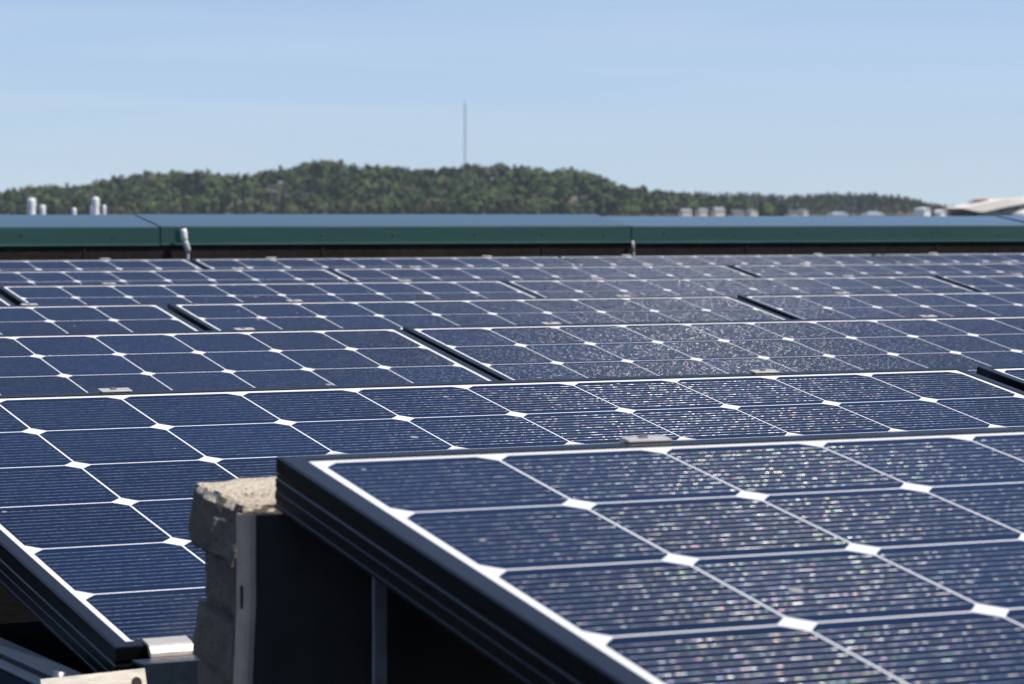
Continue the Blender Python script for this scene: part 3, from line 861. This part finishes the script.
flue(91.8, 205.5, 3.5, 53, 'slim grey white flue tucked left of the tall right flue')

# ------------------------------------------------------------------ town buildings
M_CREAM = simple('cream_wall', (0.80, 0.72, 0.58), 0.8, 0, 0.06, 0.2)
M_WHW = simple('white_wall', (0.86, 0.85, 0.82), 0.7, 0, 0.04, 0.2)
M_GREYR = simple('grey_roof', (0.27, 0.27, 0.28), 0.8, 0, 0.12, 0.2)
M_DARKR = simple('dark_roof', (0.05, 0.055, 0.07), 0.7, 0, 0.15, 0.2)
M_REDR = simple('red_roof', (0.24, 0.075, 0.055), 0.8, 0, 0.15, 0.2)
M_PINKW = simple('pink_wall', (0.50, 0.36, 0.29), 0.8, 0, 0.08, 0.2)
M_GLASS = simple('window_glass', (0.03, 0.04, 0.05), 0.2, 0, 0.1, 0.2)
M_BLUER = simple('blue_grey_roof', (0.30, 0.34, 0.40), 0.5, 0.2, 0.1, 0.2)

def house(name, lab, x0, x1, y_eave, y_ridge, D, wall, roof, gable=False, depth=6.0, nwin=3, hip=0.0, turn=27.0, group='houses in the far town', base=None):
    """a house seen at the given bearing: x0..x1 and eave/ridge heights fix its size at distance D; gable: gable end faces the roof terrace"""
    pa, pb = far(x0, y_eave, D), far(x1, y_eave, D)
    W = (pb - pa).length; W = max(3.0, (W - depth * math.sin(RAD(turn))) / math.cos(RAD(turn))); ze = pa.z; zr = far(x0, y_ridge, D).z
    gz = GZ if base is None else base
    c = (pa + pb) / 2 + RH * (depth * math.sin(RAD(turn)) / 2)
    o = empty(name, lab, 'house' if name == 'house' else 'building', group=group)
    o.matrix_basis = Matrix.Translation((c.x, c.y, gz)) @ Matrix(((RH.x, FH.x, 0, 0), (RH.y, FH.y, 0, 0), (0, 0, 1, 0), (0, 0, 0, 1))) @ Matrix.Rotation(RAD(turn), 4, 'Z')
    he, hr = ze - gz, zr - gz
    bm = bmesh.new()
    if gable:
        prism(bm, [(-W / 2, 0), (W / 2, 0), (W / 2, he), (0, hr - 0.15), (-W / 2, he)], 0, depth, lambda a, p: (p[0], a, p[1]))
    else:
        add_box(bm, (-W / 2, 0, 0), (W / 2, depth, he))
    link('wall', mesh_of(bm, 'wall'), wall, o)
    bm = bmesh.new(); e = 0.45
    if gable:
        prism(bm, [(-W / 2 - e, he - 0.35), (0, hr - 0.1), (W / 2 + e, he - 0.35), (W / 2 + e, he - 0.05), (0, hr + 0.2), (-W / 2 - e, he - 0.05)], -e, depth + e, lambda a, p: (p[0], a, p[1]))
    else:
        if hip:
            b = [(-W / 2 - e, -e, he), (W / 2 + e, -e, he), (W / 2 + e, depth + e, he), (-W / 2 - e, depth + e, he)]
            t = [(-W / 2 + hip, depth / 2, hr), (W / 2 - hip, depth / 2, hr)]
            V = [bm.verts.new(p) for p in b + t]
            for f in ((0, 1, 5, 4), (1, 2, 5), (2, 3, 4, 5), (3, 0, 4), (3, 2, 1, 0)): bm.faces.new([V[q] for q in f])
        else:
            prism(bm, [(-e, he - 0.02), (depth / 2, hr), (depth + e, he - 0.02), (depth + e, he + 0.002)][:3] + [], -W / 2 - e, W / 2 + e, lambda a, p: (a, p[0], p[1]))
    link('roof', mesh_of(bm, 'roof'), roof, o)
    for k in range(nwin):
        cx = (-0.5 + (k + 0.5) / nwin) * W * 0.86
        ww = min(1.4, W / nwin * 0.35)
        f = box_obj('window', (cx - ww / 2, -0.06, he - 2.5), (cx + ww / 2, 0.05, he - 1.0), M_WHW, o)
        box_obj('pane', (cx - ww / 2 + 0.12, -0.09, he - 2.38), (cx + ww / 2 - 0.12, -0.061, he - 1.12), M_GLASS, f)
    return o
house('house', 'cream house with grey roof, leftmost of the three in a row right of centre', 678.5, 692, 211.3, 208.6, 1800, M_CREAM, M_GREYR, nwin=2)
house('house', 'cream house with grey roof, middle of the three in a row right of centre', 696, 708, 210.8, 208.4, 1800, M_CREAM, M_GREYR, nwin=2)
house('house', 'cream house with grey roof, rightmost of the three in a row right of centre', 711.5, 725, 210.4, 207.0, 1800, M_CREAM, M_GREYR, nwin=2)
house('house', 'dark roofed house right beside the row of three cream houses', 729, 745, 214.5, 209.5, 1900, M_CREAM, M_DARKR, nwin=3)
house('house', 'small cream gabled house next to the dark roofed house', 747, 758, 211.2, 209.4, 1850, M_CREAM, M_GREYR, gable=True, nwin=1)
house('house', 'pinkish house high among the trees of the right ridge', 727.5, 734, 203.0, 199.6, 2600, M_PINKW, M_REDR, gable=True, nwin=1, base=-6)
house('house', 'house with blue grey roof and narrow cream front, left of the pale roofs', 785, 800, 213.5, 209.8, 1700, M_CREAM, M_DARKR, nwin=2)
house('house', 'little cream house at the right end of the dark blue roof', 801, 806.5, 210.8, 209.2, 1690, M_CREAM, M_GREYR, gable=True, nwin=1)
house('house', 'long low house with pale blue grey roof, left one of two', 827, 849, 214.6, 211.6, 1600, M_WHW, M_BLUER, nwin=4, hip=3)
house('house', 'long low house with pale blue grey roof, right one of two', 862, 885, 214.6, 211.4, 1600, M_WHW, M_BLUER, nwin=4, hip=3)
house('building', 'bright white block with a low roof before the ridge', 916, 931, 208.8, 207.2, 1300, M_WHW, M_WHW, nwin=0, depth=8, hip=2)
house('house', 'red roofed house with a white front, left of the big pale hall', 932, 947, 213.0, 209.3, 1400, M_REDR, M_REDR, nwin=1)
house('house', 'tiny white gabled house before the red roof', 938, 944, 211.6, 210.2, 1380, M_WHW, M_WHW, gable=True, nwin=0, depth=5)

# big pale hall with a rising roof at the right edge
Dh = 700.0
hall = empty('hall', 'large hall with a broad pale roof rising towards the right edge', 'building', group='houses in the far town')
c0 = far(960, 212, Dh)
hall.matrix_basis = Matrix.Translation((c0.x, c0.y, GZ)) @ Matrix(((RH.x, FH.x, 0, 0), (RH.y, FH.y, 0, 0), (0, 0, 1, 0), (0, 0, 0, 1))) @ Matrix.Rotation(RAD(30), 4, 'Z')
def hp(x, y): 
    return ((x - 952) / FPX * Dh / math.cos(RAD(30)), far(x, y, Dh).z - GZ)
def hslab(name, pts, y0, y1, mat, parent=hall):
    bm = bmesh.new(); prism(bm, [hp(*p) for p in pts], y0, y1, lambda a, p: (p[0], a, p[1]))
    return link(name, mesh_of(bm, name), mat, parent)
M_PALE = simple('pale_roof_sheet', (0.82, 0.75, 0.65), 0.6, 0.0, 0.06, 0.3)
hslab('roof', [(951, 208.2), (968, 211.5), (975, 212.0), (1000, 207.0), (1024, 202.8), (1100, 197), (1100, 193), (1024, 198.2), (1000, 199.0), (980, 202.6)], -1, 6, M_PALE)
hslab('wall', [(975, 240), (975, 213.2), (1000, 208.3), (1024, 204), (1098, 198.5), (1098, 240)], 1.5, 5.5, M_GREYR)
hslab('window', [(1001, 213.5), (1001, 209.2), (1022, 205.6), (1022, 209.5)], 1.3, 1.49, M_GLASS)
hslab('awning', [(1011, 215), (1013, 212.6), (1030, 207.5), (1060, 205), (1060, 216)], -3.5, 1.2, M_WHW)
hslab('ridge_cap', [(975, 201.6), (985, 199.2), (993, 199.0), (991, 200.6)], 3, 5.5, M_REDR)
hslab('shed', [(960, 240), (956, 211.8), (966, 211.4), (966.5, 240)], 0, 5, M_DARKR)

# ------------------------------------------------------------------ haze
hz = box_obj('haze', (-6000, -3000, GZ - 1.0), (6000, 6000, 140), None)
hm = bpy.data.materials.new('haze'); hm.use_nodes = True
ht = hm.node_tree; ht.nodes.remove(ht.nodes['Principled BSDF'])
pv = ht.nodes.new('ShaderNodeVolumePrincipled')
pv.inputs['Color'].default_value = (0.80, 0.88, 1.0, 1)
pv.inputs['Density'].default_value = 0.00004
pv.inputs['Anisotropy'].default_value = 0.0
ht.links.new(pv.outputs[0], ht.nodes['Material Output'].inputs['Volume'])
hz.data.materials.append(hm)
tag(hz, 'thin pale summer haze over the town and the hill', 'haze', kind='stuff')

# ------------------------------------------------------------------ render
S.render.engine = 'CYCLES'
